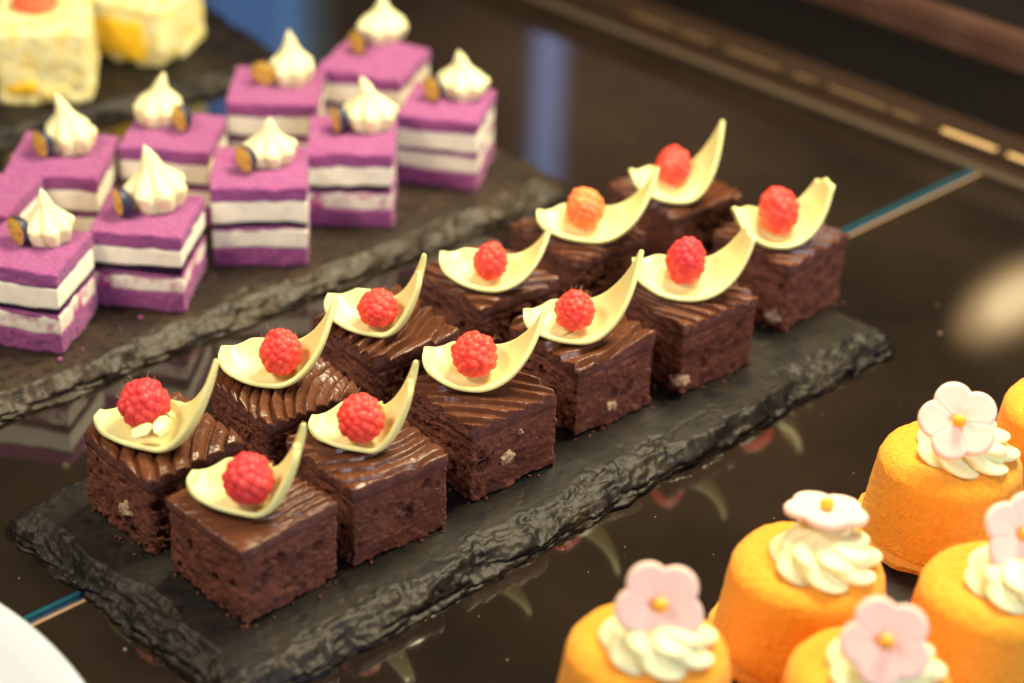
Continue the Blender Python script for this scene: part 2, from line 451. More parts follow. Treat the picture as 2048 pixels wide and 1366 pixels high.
c1 = at(1795, 655, 0)
slate('long slate board under the raspberry brownies with chipped flaky edges', (16.2, 2.0, 0), math.radians(45.0), 34.6, 13.7, 3, .08)
qa = at(0, 846, ZC)[:2]; qb = at(1000, 449, ZC)[:2]
a2 = math.atan2(qb[1] - qa[1], qb[0] - qa[0]); d2 = np.array([math.cos(a2), math.sin(a2)])
q2 = qa + d2 * ((np.array([3.3, 14.2]) - qa) @ d2)
slate('slate board under the purple layer cakes', (q2[0], q2[1], 0), a2, 34, 16.2, 41, .11, stone='lit_slate')
slate('slate board under the yellow cream cakes in the top left corner', (-11.6, 27.2, 0), math.radians(36), 30, 14.5, 77, .2)
e0 = at(1440, 1185, 0); e1 = at(1745, 988, 0)
ang4 = math.atan2(e1[1] - e0[1], e1[0] - e0[0])
ed = np.array([math.cos(ang4), math.sin(ang4)]); en = np.array([ed[1], -ed[0]])
c4 = e1[:2] + ed * 9 + en * 14
slate('slate board under the orange velvet cakes, mostly hidden', (c4[0], c4[1], 0), ang4, 28, 14, 91, .2)


# ------------------------------------------------------------------ brownies
S = 4.0; HB = 3.15
BG, BF = box_grid(84, 84, 56)
GG, GF = box_grid(150, 150, 14)


def pores(V, N, rng, cnt, sides, rmin, rmax, hz):
    for k in range(cnt):
        f = rng.choice(sides); a = rng.uniform(0.1, S - .1); z = rng.uniform(.1, hz)
        c = {'u0': (0, a, z), 'u1': (S, a, z), 'v0': (a, 0, z), 'v1': (a, S, z)}[f]
        r = rmin + (rmax - rmin) * rng.random() ** 3
        el = rng.uniform(.6, 1.6)
        D = V - np.array(c); D = D * np.array([1, 1, el])
        d = np.linalg.norm(D, axis=1); w = sstep(r, r * .6, d)
        V = V - N * (w * min(r, .2) * rng.uniform(1.2, 2.4))[:, None]
    return V


HOLES = {13: [('v0', .55, 1.45, .36), ('v0', 2.1, .95, .15), ('v0', 2.15, 1.9, .17), ('v0', .9, .45, .2)],
         11: [('v0', 3.1, 1.75, .26), ('v0', 2.3, 1.65, .22), ('v0', 2.1, .85, .18), ('v0', 3.4, 2.3, .15), ('u0', 1.6, 1.2, .14)],
         14: [('v0', 2.9, 2.3, .13), ('v0', 2.6, 1.8, .14), ('v0', 2.6, 1.0, .13)], 16: [('v0', 1.4, 1.5, .16), ('v0', 3.2, 1.9, .14)],
         15: [('v0', 2.3, 1.6, .17), ('v0', 1.7, 1.3, .2)], 12: [('v0', .9, 1.9, .14), ('v0', 2.4, 1.6, .13)]}


def brownie(label, x, y, yaw, seed, phase, period, amp, rough_left=1.0, nuts=(), kind='arc', flat_u=None, sc_=1.0):
    rng = random.Random(seed)
    t = thing('brownie', label, 'brownie', (x, y, 0.02), yaw, 'chocolate brownies on the long slate')
    # crumb block
    V, N = round_box(BG, (0, 0, 0), (S, S, 2.62), .10)
    off = seed * 13.7
    base = .12 * fbm(V * .6 + off, seed, 2) + .065 * fbm(V * 2.2 + off, seed + 1, 3) + .075 * fbm(V * 6.5 + off, seed + 2, 3, .7)
    left = sstep(.3, .0, V[:, 0]) * rough_left
    base = base + left * (.16 * fbm(V * np.array([1, 2.2, 5]) + off, seed + 5, 4, .65) - .05)
    # ragged foot
    foot = sstep(.7, .0, V[:, 2]); base = base + foot * (.16 * fbm(V * 2.6 + off, seed + 8, 3, .6))
    V2 = V + N * base[:, None]
    V2 = pores(V2, N, rng, 70, ['v0', 'v0', 'u0', 'u1'], .06, .26, 2.4)
    for (f, a, z, r) in HOLES.get(seed, ()):
        d = np.linalg.norm((V2 - np.array({'v0': (a, 0, z), 'u0': (0, a, z)}[f])) * np.array([1, 1, 1.1]), axis=1)
        V2 = V2 - N * (sstep(r, r * .62, d) * r * 1.7)[:, None]
    V2[:, 2] = np.maximum(V2[:, 2], 0)
    lean = np.array([rng.uniform(-.02, .02), rng.uniform(-.02, .02)])
    V2[:, :2] += V2[:, 2:3] * lean
    make('crumb', V2, BF, MT['sponge'], t)
    # ganache
    V, N = round_box(GG, (-.01, -.01, 2.5), (S + .01, S + .01, HB), .06)
    bl = .12 * fbm(V * .6 + off, seed, 2) + .060 * fbm(V * 2.2 + off, seed + 1, 3)
    low = sstep(2.8, 2.5, V[:, 2])
    bl = bl * 1.0 + .008 + low * (-.09 + .07 * fbm(V * 3 + off, seed + 4, 3)) + (1 - low) * .015 + left_rough(V, off, seed) * rough_left * .6
    nxy = N.copy(); nxy[:, 2] = 0
    V2 = V + nxy * bl[:, None]
    u, v = V[:, 0], V[:, 1]
    wob = .26 * fbm(np.stack([u, v, u * 0], 1) * .7 + off, seed + 6, 3)
    if kind == 'arc': ph = np.hypot(u - phase[0], v - phase[1])
    else: ph = (u * phase[0] + v * phase[1]) + phase[2] * ((u - v) / 4) ** 2
    ph = (ph + wob) / period
    idx = np.floor(ph); tt = ph - idx
    am = amp * (.65 + .6 * _h(idx.astype(np.int64), idx.astype(np.int64) * 0 + 3, idx.astype(np.int64) * 0, seed))
    if kind == 'line': tt = 1 - tt
    prof = (tt ** .6) * (1 - sstep(.78, 1.0, tt)) * 1.2 * (1 - .25 * sstep(.3, .75, tt) * (seed % 3 == 0))
    det = .010 * vn(np.stack([u * 9, v * 9, u * 0], 1), seed) 
    hgt = 2.0 * am * prof - .07 + det + .05 * fbm(np.stack([u, v, u * 0], 1) * .7 + off, seed + 9, 2)
    if flat_u is not None: hgt = hgt * (.12 + .88 * sstep(flat_u - .9, flat_u + .9, u - .35 * v + 0.6)) 
    wz = np.clip((V[:, 2] - 2.45) / (HB - 2.45), 0, 1) ** 2
    edge = np.minimum(np.minimum(u, S - u), np.minimum(v, S - v))
    V2[:, 2] += wz * (hgt - .10 * sstep(.35, -.05, edge) * .6 + .03 * sstep(.25, .0, edge) * fbm(V * 4 + off, seed + 12, 2))
    V2[:, 2] -= low * (.10 + .28 * fbm(np.stack([u * 1.2, v * 1.2, u * 0], 1) + off, seed + 30, 3))
    V2[:, :2] += V2[:, 2:3] * lean
    g = make('ganache', V2, GF, MT['ganache'], t)
    g.data.materials.append(MT['ganache_cut'])
    zc = V[:, 2][GF].max(1)
    side_ = (zc < HB - .035) | (np.abs(N[:, 2][GF]).mean(1) < .35)
    g.data.polygons.foreach_set('material_index', side_.astype(np.int32))
    for (f, a, z, r) in nuts:
        NV, NF = ico(4)
        sh = 1 + .75 * fbm(NV * 1.5 + seed * 3.1 + a, seed, 3)
        NV = NV * sh[:, None] * np.array([r, r, r * .8])
        c = {'v0': (a, r * .42 - .04, z), 'u0': (r * .42 - .02, a, z)}[f]
        make('nut_piece', NV + np.array(c), NF, MT['nut'], t)
    t['top'] = 1
    return t


def left_rough(V, off, seed):
    return sstep(.3, .0, V[:, 0]) * (.16 * fbm(V * np.array([1, 2.2, 5]) + off, seed + 5, 4, .65) - .05)


R = math.radians
BR = {
 'F1': ('smooth topped brownie at the near corner of the slate, its ridges faint', -8.40, -18.92, R(46.4), 11, (3.2, 5.2), .36, .075, .25, (), 'arc', 1.9),
 'F2': ('brownie with wide ridges curving up to the right, second in the front row', -5.11, -15.48, R(40.5), 12, (2.6, 5.6), .62, .13, .4, (), 'arc', None),
 'F3': ('brownie with a walnut piece in its cut side and straight ridges on top', -1.25, -11.39, R(41.6), 13, (.72, .68, .25), .60, .16, 1.2, (('v0', 1.6, 1.35, .36), ('v0', 2.2, 2.2, .14)), 'line', None),
 'F4': ('brownie with a shiny purplish side and small pale nut, fourth in the front row', 2.50, -7.01, R(42.0), 14, (1.2, 6.0), .74, .15, 1.3, (('v0', 1.75, .85, .30),), 'arc', None),
 'F5': ('brownie with fanned ridges and a pale nut at its foot, fifth in the front row', 6.62, -3.68, R(41.8), 15, (7.0, 3.2), .60, .15, 1.3, (('u0', .16, .62, .34),), 'arc', None),
 'F6': ('brownie at the far right end of the front row, under the broken curl', 11.08, 1.46, R(48.0), 16, (.75, .66, -.2), .60, .10, 1.1, (('u0', .5, .6, .36),), 'line', None),
 'B1': ('brownie at the left end of the slate with bold fanned ridges and a raised edge', -12.12, -15.33, R(43.5), 21, (6.4, -2.6), .60, .17, .3, (('u0', 1.35, 1.25, .34),), 'arc', None),
 'B2': ('back row brownie with many fine comb ridges, second from the left', -8.53, -11.53, R(39.2), 22, (5.6, -2.6), .40, .12, .8, (), 'arc', None),
 'B3': ('back row brownie with ridges swept to the right, third from the left', -5.06, -7.25, R(40.5), 23, (-.6, 6.4), .60, .15, 1.0, (), 'arc', None),
 'B4': ('back row brownie whose ridges bend in a loose swirl, fourth from the left', -1.29, -3.04, R(41.6), 24, (4.6, 4.4), .66, .15, 1.0, (), 'arc', None),
 'B5': ('back row brownie with level ridges under the orange tinted raspberry', 2.45, 1.04, R(42.3), 25, (.7, .7, .5), .50, .14, 1.0, (), 'line', None),
 'B6': ('farthest brownie in the back row, blurred, with low ridges', 6.56, 5.35, R(41.8), 26, (1.5, 6.6), .50, .11, 1.0, (), 'arc', None),
}
for k, a in BR.items():
    brownie(a[0], a[1], a[2], a[3], a[4], a[5], a[6], a[7], a[8], a[9], a[10], a[11])


# ------------------------------------------------------------------ white chocolate curls and raspberries
def bez(p0, p1, p2, p3, t):
    t = t[:, None]; p0, p1, p2, p3 = (np.array(p, float) for p in (p0, p1, p2, p3))
    return (1 - t) ** 3 * p0 + 3 * (1 - t) ** 2 * t * p1 + 3 * (1 - t) * t * t * p2 + t ** 3 * p3


def curl(label, left, bottom, tip, width, end, seed, yaw=0.0, zb=HB + .27):
    b = at(bottom[0], bottom[1], zb)
    width *= .80
    ax = np.array([math.cos(yaw), math.sin(yaw), 0]); dep = np.array([-math.sin(yaw), math.cos(yaw), 0])

    def onplane(p, extra):
        d = FWD + RGT * (p[0] - 1024) / FPX - UPV * (p[1] - 683) / FPX
        o = b + dep * extra
        s = ((o - CAM) @ dep) / (d @ dep); q = CAM + d * s
        return np.array([(q - o) @ ax, q[2] - zb])
    L = onplane(left, width * .48); T = onplane(tip, width * .70)
    nl, nr = 34, 66
    tl = np.linspace(0, 1, nl, endpoint=False); tr_ = np.linspace(0, 1, nr)
    tl = tl ** 1.6
    lc = bez((L[0], L[1]), (L[0] * 1.02, L[1] * .50), (L[0] * .60, 0.0), (0, 0), tl)
    rc = bez((0, 0), (T[0] * .50, 0), (T[0] * .86, T[1] * .36), (T[0], T[1]), tr_)
    c = np.concatenate([lc, rc])
    ds = np.r_[0, np.cumsum(np.linalg.norm(np.diff(c, axis=0), axis=1))]; s = ds / ds[-1]
    nv = 24
    w = np.ones_like(s)
    a = .30
    w = np.where(s < a, .16 + .84 * np.sqrt(np.clip(1 - ((a - s) / a) ** 2.0, 0, 1)), 1.0)
    tap = np.clip((s - .42) / .58, 0, 1)
    wt = {'point': 1 - tap ** 1.35, 'fork': 1 - .84 * tap ** 1.25, 'broken': 1 - .52 * tap ** 1.5}[end]
    w = w * np.maximum(wt, .012)
    
    vv = np.linspace(-1, 1, nv + 1)
    rng = random.Random(seed)
    rows = len(s)
    V = np.zeros((rows, nv + 1, 3))
    tx = np.gradient(c[:, 0]); tz = np.gradient(c[:, 1]); ln = np.hypot(tx, tz); nx, nz_ = -tz / ln, tx / ln
    anchor = .48 + .22 * sstep(.35, 1, s)                      # both rims run together at this share of the width
    yn = anchor * (1 - w) * width; yf = anchor * width + (1 - anchor) * w * width
    for j, v in enumerate(vv):
        cup = (.36 * (v + .45) ** 2 + .13 * max(0, -v) ** 4) * (w ** 1.3) * sstep(0, .14, s)
        y = yn + (v + 1) / 2 * (yf - yn)
        vs = s * 0
        if end == 'fork':
            tf = .80; k = np.clip((s - tf) / (1 - tf), 0, 1); sg = (1 if v > 0 else -1)
            mid = (yn + yf) / 2; hw = (yf - yn) / 2
            vv2 = .5 * sg + (v - .5 * sg) * (1 - .85 * k)
            y = np.where(s > tf, mid + vv2 * hw + sg * .10 * k, y)
        if end == 'broken':
            jag = .25 * vn(np.array([[v * 3.1, seed, 0.5]]), seed)[0] + .12 * vn(np.array([[v * 8.1, seed, 0.5]]), seed + 1)[0]
            vs = jag * sstep(.75, 1, s)
        sx = c[:, 0] + nx * cup + tx / ln * vs; sz = c[:, 1] + nz_ * cup + tz / ln * vs
        V[:, j, 0] = sx * ax[0] + y * dep[0]; V[:, j, 1] = sx * ax[1] + y * dep[1]; V[:, j, 2] = sz
    if end == 'fork':                                  # one prong shorter than the other
        k = sstep(.82, 1, s)[:, None]
        sh = np.where(vv > 0, 0.0, -.55)[None, :] * k
        V[:, :, 2] += sh * .9; V[:, :, 0] += sh * .3
    wv = .03 * fbm(V.reshape(-1, 3) * .8 + seed, seed, 2)
    V = V.reshape(-1, 3); V[:, 2] += wv
    i, j = np.meshgrid(np.arange(rows - 1), np.arange(nv), indexing='ij'); i = i.ravel(); j = j.ravel()
    if end == 'fork':
        keep = ~((s[i] > .80) & (j == nv // 2)); i = i[keep]; j = j[keep]
    F = np.stack([i * (nv + 1) + j, i * (nv + 1) + j + 1, (i + 1) * (nv + 1) + j + 1, (i + 1) * (nv + 1) + j], 1)
    o = make('chocolate_curl', V, F[:, ::-1], MT['white_choc'])
    o.location = Vector(b) * CM
    md = o.modifiers.new('thickness', 'SOLIDIFY'); md.thickness = .0019; md.offset = -1
    md2 = o.modifiers.new('round', 'SUBSURF'); md2.levels = 1; md2.render_levels = 1
    tag(o, label, 'chocolate curl', 'white chocolate curls on the brownies')
    return b


def rasp_mesh(seed, sub=6):
    rng = random.Random(seed); V, F = ico(sub)
    C = []; n = 82; ga = math.pi * (3 - 5 ** .5)
    for i in range(n):
        z = 1 - 2 * (i + .5) / n; z = max(-.99, min(.99, z + rng.uniform(-.03, .03))); r = math.sqrt(1 - z * z); th = ga * i + rng.uniform(-.13, .13)
        taper = 1 - .20 * max(z, 0) - .02 * max(-z, 0)
        C.append(((r * math.cos(th) * .77 * taper) , r * math.sin(th) * .77 * taper, z * .80 + rng.uniform(-.02, .02), .225 * rng.uniform(.80, 1.20)))
    C = np.array(C)
    dc = V @ C[:, :3].T; cc = (C[:, :3] ** 2).sum(1)[None]
    disc = C[:, 3][None] ** 2 - cc + dc ** 2
    r = np.where(disc > 0, dc + np.sqrt(np.maximum(disc, 0)), 0.55).max(1)
    r = np.maximum(r, .87)
    return V * (r + .012 * fbm(V * 7 + seed, seed, 2))[:, None], F


RM = []
for k in range(4):
    V, F = rasp_mesh(50 + k, 6)
    o = make('raspberry', V, F, MT['rasp'][0]); RM.append(o.data); bpy.data.objects.remove(o)


def raspberry(label, px, py, rx, rz, b, width, mi, seed, tilt=(0, 0), hairs=False):
    rng = random.Random(seed)
    rx *= .88; rz *= .90
    z = b[2] + .10 + rz * 1.0
    p = at(px, py, z)
    me = RM[seed % 4]
    if mi: me = me.copy(); me.materials[0] = MT['rasp'][mi]
    o = bpy.data.objects.new('raspberry', me); sc.collection.objects.link(o)
    o.location = Vector(p) * CM; o.scale = (rx, rx, rz)
    o.rotation_euler = (tilt[0], tilt[1], rng.uniform(0, 6.28))
    tag(o, label, 'raspberry', 'raspberries on the white chocolate curls')
    if hairs:
        VV = []; FF = []
        for q in range(15):
            th = rng.uniform(0, 6.28); ph = rng.uniform(-.3, 1.3)
            n0 = np.array([math.cos(th) * math.cos(ph), math.sin(th) * math.cos(ph), math.sin(ph)]) * .98
            bend = np.array([rng.uniform(-1, 1), rng.uniform(-1, 1), rng.uniform(-.2, 1)]) * .16
            for k in range(4):
                f = k / 3; c = n0 * (1 + .22 * f) + bend * f * f; wd = .007 * (1 - .6 * f)
                VV += [c + np.array([wd, 0, 0]), c + np.array([-wd / 2, wd, 0]), c + np.array([-wd / 2, -wd, 0])]
            b0 = q * 12
            for k in range(3):
                for m_ in range(3): FF.append([b0 + k * 3 + m_, b0 + k * 3 + (m_ + 1) % 3, b0 + k * 3 + 3 + (m_ + 1) % 3, b0 + k * 3 + 3 + m_])
        tag(make('hairs', VV, FF, MT['hair'], o), kind='stuff')
    return p


CU = [
 ('F1', (390, 950), (505, 1036), (603, 853), 2.7, 'fork', (497, 957), 1.00, 1.0, 1),
 ('F2', (631, 838), (738, 908), (829, 727), 2.75, 'fork', (722, 836), .97, .97, 0),
 ('F3', (857, 702), (945, 785), (1084, 620), 2.8, 'point', (949, 708), 1.00, .95, 0),
 ('F4', (1057, 624), (1158, 690), (1279, 499), 2.7, 'point', (1149, 621), .90, .90, 0),
 ('F5', (1275, 522), (1380, 604), (1501, 462), 2.75, 'broken', (1372, 521), .93, 1.12, 1),
 ('F6', (1478, 420), (1572, 498), (1650, 362), 2.7, 'broken', (1557, 420), 1.0, 1.15, 0),
 ('B1', (204, 828), (305, 906), (428, 716), 2.85, 'point', (288, 806), 1.05, 1.02, 1),
 ('B2', (450, 700), (545, 778), (664, 600), 2.8, 'point', (561, 704), .91, 1.0, 0),
 ('B3', (662, 594), (760, 677), (846, 512), 2.7, 'fork', (756, 615), .90, .80, 0),
 ('B4', (889, 508), (985, 585), (1095, 453), 2.5, 'point', (982, 522), .80, .86, 0),
 ('B5', (1083, 424), (1187, 487), (1311, 333), 2.4, 'point', (1170, 416), .95, 1.0, 2),
 ('B6', (1270, 342), (1370, 408), (1441, 240), 2.5, 'point', (1348, 333), .93, .98, 0),
]
CL = {
 'F1': 'white chocolate curl with a split tip on the smooth nearest brownie',
 'F2': 'white chocolate curl with a notched tip, second from the near corner in the front row',
 'F3': 'smooth pointed white chocolate curl on the brownie with the walnut and the large hole',
 'F4': 'long pointed white chocolate curl on the shiny sided fourth brownie of the front row',
 'F5': 'wide white chocolate curl with a blunt broken tip, fifth in the front row',
 'F6': 'white chocolate curl with a jagged broken end at the far right of the board',
 'B1': 'white chocolate curl leaning up on the leftmost brownie',
 'B2': 'white chocolate curl on the finely combed second brownie of the back row',
 'B3': 'white chocolate curl ending in two thin prongs, third in the back row',
 'B4': 'small white chocolate curl, fourth in the back row, its tip touching the fifth',
 'B5': 'white chocolate curl holding the orange tinted raspberry',
 'B6': 'white chocolate curl on the farthest brownie, its tip highest in the photo',
}
RL = {
 'F1': 'blurred round raspberry on the smooth nearest brownie',
 'F2': 'pale red round raspberry in the notched curl, second in the front row',
 'F3': 'large plump raspberry above the brownie with the walnut piece in its side',
 'F4': 'small bright orange red raspberry of coarse drupelets, fourth in the front row',
 'F5': 'tall pointed dark pink raspberry in the wide broken tipped curl',
 'F6': 'tall cone shaped raspberry at the far right end of the front row',
 'B1': 'raspberry on pale flakes above the leftmost brownie',
 'B2': 'sharp raspberry with fine hairs on the finely combed brownie',
 'B3': 'wide squat raspberry in the curl with two prongs',
 'B4': 'smallest raspberry, fourth in the back row',
 'B5': 'orange tinted raspberry, fifth in the back row',
 'B6': 'farthest raspberry, pinkish red and blurred, on the last brownie of the back row',
}
YAW = dict(F1=-12, F2=-9, F3=-3, F4=0, F5=2, F6=14, B1=-16, B2=-3, B3=-8, B4=0, B5=0, B6=12)
for i, (k, l, b, t, w, en_, r, rx, rz, mi) in enumerate(CU):
    bb = curl(CL[k], l, b, t, w, en_, 100 + i, R(YAW[k]))
    raspberry(RL[k], r[0], r[1], rx, rz, bb, w, mi, i, (R((i * 37) % 17 - 8), R((i * 53) % 19 - 9)), k in ('B1', 'B2', 'F3', 'F4', 'F2', 'B3'))


for n_, (px, py, r_, sp_) in enumerate(((284, 862, .30, .4), (322, 852, .38, 1.3), (338, 826, .26, 2.2))):
    G, F = ico(3)
    V = G * np.array([r_ * 1.3, r_ * .7, .05]) * (1 + .45 * fbm(G * 1.7 + n_ * 5, 70 + n_, 2))[:, None]
    V[:, 2] += .5 * V[:, 0] ** 2
    o = make('chocolate_flake', V, F, MT['white_choc']); p = at(px, py, HB + .95)
    o.location = Vector(p) * CM; o.rotation_euler = (.5, -.25, sp_)
    tag(o, ('small pale chocolate flake under the left side of the leftmost raspberry', 'largest pale chocolate flake at the foot of the leftmost raspberry',
            'pale chocolate flake to the right of the leftmost raspberry')[n_], 'chocolate flake', 'chocolate flakes on the leftmost curl')

# ------------------------------------------------------------------ purple layer cakes
PC = {
 'P1': (-17.75, -2.5, -11.1, 3.75, 3.64, .20), 'P2': (-13.47, 1.2, -5.8, 3.83, 3.49, .40), 'P3': (-8.84, 5.53, 5.0, 4.05, 3.73, .22),
 'P4': (-5.5, 9.25, 1.2, 3.81, 3.60, .25), 'P5': (-1.9, 13.11, -10.4, 3.85, 3.43, .12), 'P6': (-17.75, 6.01, -2.7, 4.05, 3.6, .2),
 'P7': (-13.47, 8.73, -4.2, 3.95, 3.6, .2), 'P8': (-9.24, 13.98, 1.0, 4.15, 3.6, .2), 'P9': (-5.67, 17.03, -16.4, 4.2, 3.6, .2),
 'P10': (-20.75, 2.19, -12.0, 3.77, 3.6, .2)}
PL = {
 'P1': 'purple layer cake cut by the left edge of the photo, nearest on its board',
 'P2': 'purple layer cake with the thickest dark jam layer, second from the left in front',
 'P3': 'square purple layer cake standing alone in the middle of the front row, evenly striped',
 'P4': 'purple layer cake with jam smeared over its lower cream, fourth in the front row',
 'P5': 'purple layer cake at the right end of its board with two thick pale cream layers',
 'P6': 'purple layer cake behind the nearest one, leftmost with a full topping in the back row',
 'P7': 'purple layer cake whose blueberry sits to the right of the cream, back row',
 'P8': 'purple layer cake in the back row behind the middle front one',
 'P9': 'farthest purple layer cake, turned slightly, at the top edge of the photo',
 'P10': 'bare corner of a purple layer cake at the left edge behind the nearest one',
}
PB, PF_ = box_grid(80, 80, 12)


def slab(name, S_, z0, z1, m, parent, seed, rough, inset=0.0, r=.08):
    V, N = round_box(PB, (-S_ + inset, inset, z0), (-inset, S_ - inset, z1), min(r, (z1 - z0) * .45))
    d = rough * (fbm(V * 1.2 + seed, seed, 3) + .7 * fbm(V * 5 + seed, seed + 1, 3))
    n = N.copy()
    n[:, 2] *= .6
    V = V + n * d[:, None]
    q_ = np.stack([V[:, 0] * .9, V[:, 1] * .9, V[:, 2] * .5], 1) + (seed % 10) * 7
    V[:, 2] += .13 * fbm(q_, 5, 2) * sstep(0, 1.2, V[:, 2]); V[:, :2] += .07 * np.stack([fbm(q_ + 5, 6, 2), fbm(q_ + 9, 7, 2)], 1)
    V[:, 2] = np.maximum(V[:, 2], 0)
    make(name, V, PF_, m, parent)


def dollop(parent, p, R_, H, seed, name='whipped_cream', lobes=7, bend=(0, 0), m='whip', twist=1.2):
    n = 84; mz = 40
    th = np.arange(n) / n * 2 * math.pi
    t = np.linspace(0, 1, mz)
    q = np.clip((t - .26) / .74, 0, 1)
    prof = np.where(t < .26, .84 + .16 * np.sin(t / .26 * math.pi / 2), 1.0) * (1 - q) ** 1.1 * (1 - .30 * np.sin(q * math.pi) ** 2)
    prof = R_ * np.maximum(prof, .0) * 1.05
    V = []
    rng = random.Random(seed)
    ph = rng.uniform(0, 6)
    for i in range(mz):
        a = th * lobes + ph + twist * t[i] * lobes * .4
        lob = np.abs(np.sin(a / 2)) ** .7
        am = .34 * (1 - t[i]) ** .5
        r = prof[i] * (1 - am + am * lob) * (1 + .05 * np.sin(2 * th + seed))
        bx = bend[0] * t[i] ** 2; by = bend[1] * t[i] ** 2
        V.append(np.stack([r * np.cos(th) + bx, r * np.sin(th) + by, np.full(n, H * (t[i] ** .9)) + .12 * lob * (1 - t[i])], 1))
    V = np.concatenate(V); V = V + .03 * fbm(V * 3 + seed, seed, 2)[:, None]
    i, j = np.meshgrid(np.arange(mz - 1), np.arange(n), indexing='ij'); i = i.ravel(); j = j.ravel(); j2 = (j + 1) % n
    F = np.stack([i * n + j, i * n + j2, (i + 1) * n + j2, (i + 1) * n + j], 1)
    return make(name, V + np.array(p), F, MT[m], parent)


def local(t, w):
    rz = t.rotation_euler.z; d = np.array(w) - np.array(t.location) / CM
    c, s = math.cos(-rz), math.sin(-rz)
    return np.array([d[0] * c - d[1] * s, d[0] * s + d[1] * c, d[2]])


DO = {'P1': ((100, 478), (88, 383), 1.03, (32, 466)), 'P2': ((315, 408), (294, 297), 1.28, (236, 408)), 'P3': ((540, 322), (541, 240), 1.12, (487, 322)),
      'P4': ((742, 252), (722, 160), 1.15, (672, 242)), 'P5': ((926, 188), (915, 108), 1.15, (862, 180)), 'P6': ((144, 296), (118, 193), 1.12, (80, 292)),
      'P7': ((318, 240), (333, 150), 1.12, (358, 240)), 'P8': ((583, 162), (580, 68), 1.08, (527, 150)), 'P9': ((765, 76), (765, -2), 1.15, (714, 88))}
BL = {
 'P1': 'halved blueberry with amber flesh at the left edge of the photo', 'P2': 'halved blueberry with a dark blue back beside the largest cream peak',
 'P3': 'halved blueberry with its cut face forward on the middle front cake', 'P4': 'halved blueberry half behind the cream on the fourth front cake',
 'P5': 'halved blueberry on the cake at the right end of its board', 'P6': 'halved blueberry on the leftmost back row cake',
 'P7': 'halved blueberry lying to the right of its cream peak', 'P8': 'amber halved blueberry on the back row cake behind the middle front one',
 'P9': 'pale halved blueberry on the farthest cake'}


def berry(label, p, rz, seed, right=False):
    t = thing('blueberry_half', label, 'blueberry', (p[0], p[1], p[2]), rz, 'halved blueberries on the purple cakes')
    V, F, th = lathe([(math.sin(a) * .62, -math.cos(a) * .62) for a in np.linspace(math.pi / 2 + .0, math.pi - .02, 16)], 40)
    # half ball along +x : rotate z->x
    W = np.stack([V[:, 2] * .92, V[:, 0], V[:, 1] * 1.0], 1)
    make('skin', W + np.array([0, 0, .60]), F, MT['berry_skin'], t)
    prof = [(r, .16 * math.cos(r / .6 * 1.5) - .05 * math.exp(-((r - .2) / .10) ** 2)) for r in np.linspace(.60, .01, 12)]
    V, F, th = lathe(prof, 40)
    W = np.stack([-V[:, 2], V[:, 0], V[:, 1]], 1)
    W = W + .02 * fbm(W * 5 + seed, seed, 2)[:, None]
    make('flesh', W + np.array([-.0, 0, .60]), F, MT['berry_flesh'], t)
    return t


for i, (k, a) in enumerate(PC.items()):
    x, y, yaw, S_, h, jam = a
    t = thing('layer_cake', PL[k], 'cake', (x, y, .02), R(yaw), 'purple layer cakes on their slate')
    # the two cream layers share what the sponges leave
    zs = .88; ct = h - .68; mid = (zs + ct) / 2
    slab('bottom_sponge', S_, 0, zs, MT['purple'], t, 200 + i, .085)
    slab('lower_cream', S_, zs, mid - jam / 2 - .14, MT['stained_cream' if k in ('P1', 'P2', 'P4') else 'layer_cream'], t, 210 + i, .03, .03, .05)
    slab('jam_layer', S_, mid - jam / 2, mid + jam / 2, MT['jam'], t, 220 + i, .02, .06, .04)
    slab('middle_sponge', S_, mid - jam / 2 - .15, mid - jam / 2, MT['purple'], t, 225 + i, .03, .02, .04)
    slab('upper_cream', S_, mid + jam / 2, ct, MT['layer_cream'], t, 230 + i, .02, .03, .05)
    slab('top_sponge', S_, ct, h, MT['purple'], t, 240 + i, .06, -.01, .10)
    if k in DO:
        c, tip, Rr, b = DO[k]
        p = at(c[0], c[1], h)
        # height from the tip's pixel
        sc_px = FPX / ((p - CAM) @ FWD)
        H = (c[1] - tip[1]) / sc_px / .856 + .05
        bx = (tip[0] - c[0]) / sc_px
        lp = local(t, p); lp[2] = h - .03
        dollop(t, lp, Rr, H, 300 + i, bend=(bx, 0))
        q = at(b[0], b[1], h + .55)
        berry(BL[k], (q[0], q[1], h + .02), R({'P2': 30, 'P4': 25, 'P8': 75, 'P7': 40}.get(k, 44)), 320 + i)


# ------------------------------------------------------------------ orange velvet cakes
OC = [('C1', (1297, 1285), (1318, 1205, 1.55), (.95, .12), 'orange velvet cake nearest the middle of the bottom edge'),
      ('C2', (1618, 1118), (1652, 1024, 1.35), (-.22, .04), 'orange velvet cake under the almost level flower, seen edge on'),
      ('C3', (1742, 1338), (1772, 1280, 1.6), (.85, -.1), 'orange velvet cake at the bottom edge with the largest flower'),
      ('C4', (1905, 900), (1917, 840, 1.75), (.85, -.12), 'orange velvet cake in sharpest focus, its biscuit base showing'),
      ('C5', (2000, 1160), (2046, 1065, 1.6), (.9, .2), 'orange velvet cake cut off by the right edge, with half a flower in view'),
      ('C6', (2150, 800), None, None, 'sliver of an orange velvet cake at the right edge above the others')]
FL = {'C1': 'pink five petal sugar flower on the cake nearest the middle of the bottom edge', 'C2': 'pink sugar flower lying almost level and seen edge on',
      'C3': 'largest pale pink sugar flower at the bottom edge', 'C4': 'pink sugar flower facing the camera, sharpest of all', 'C5': 'pink sugar flower cut off by the right edge'}


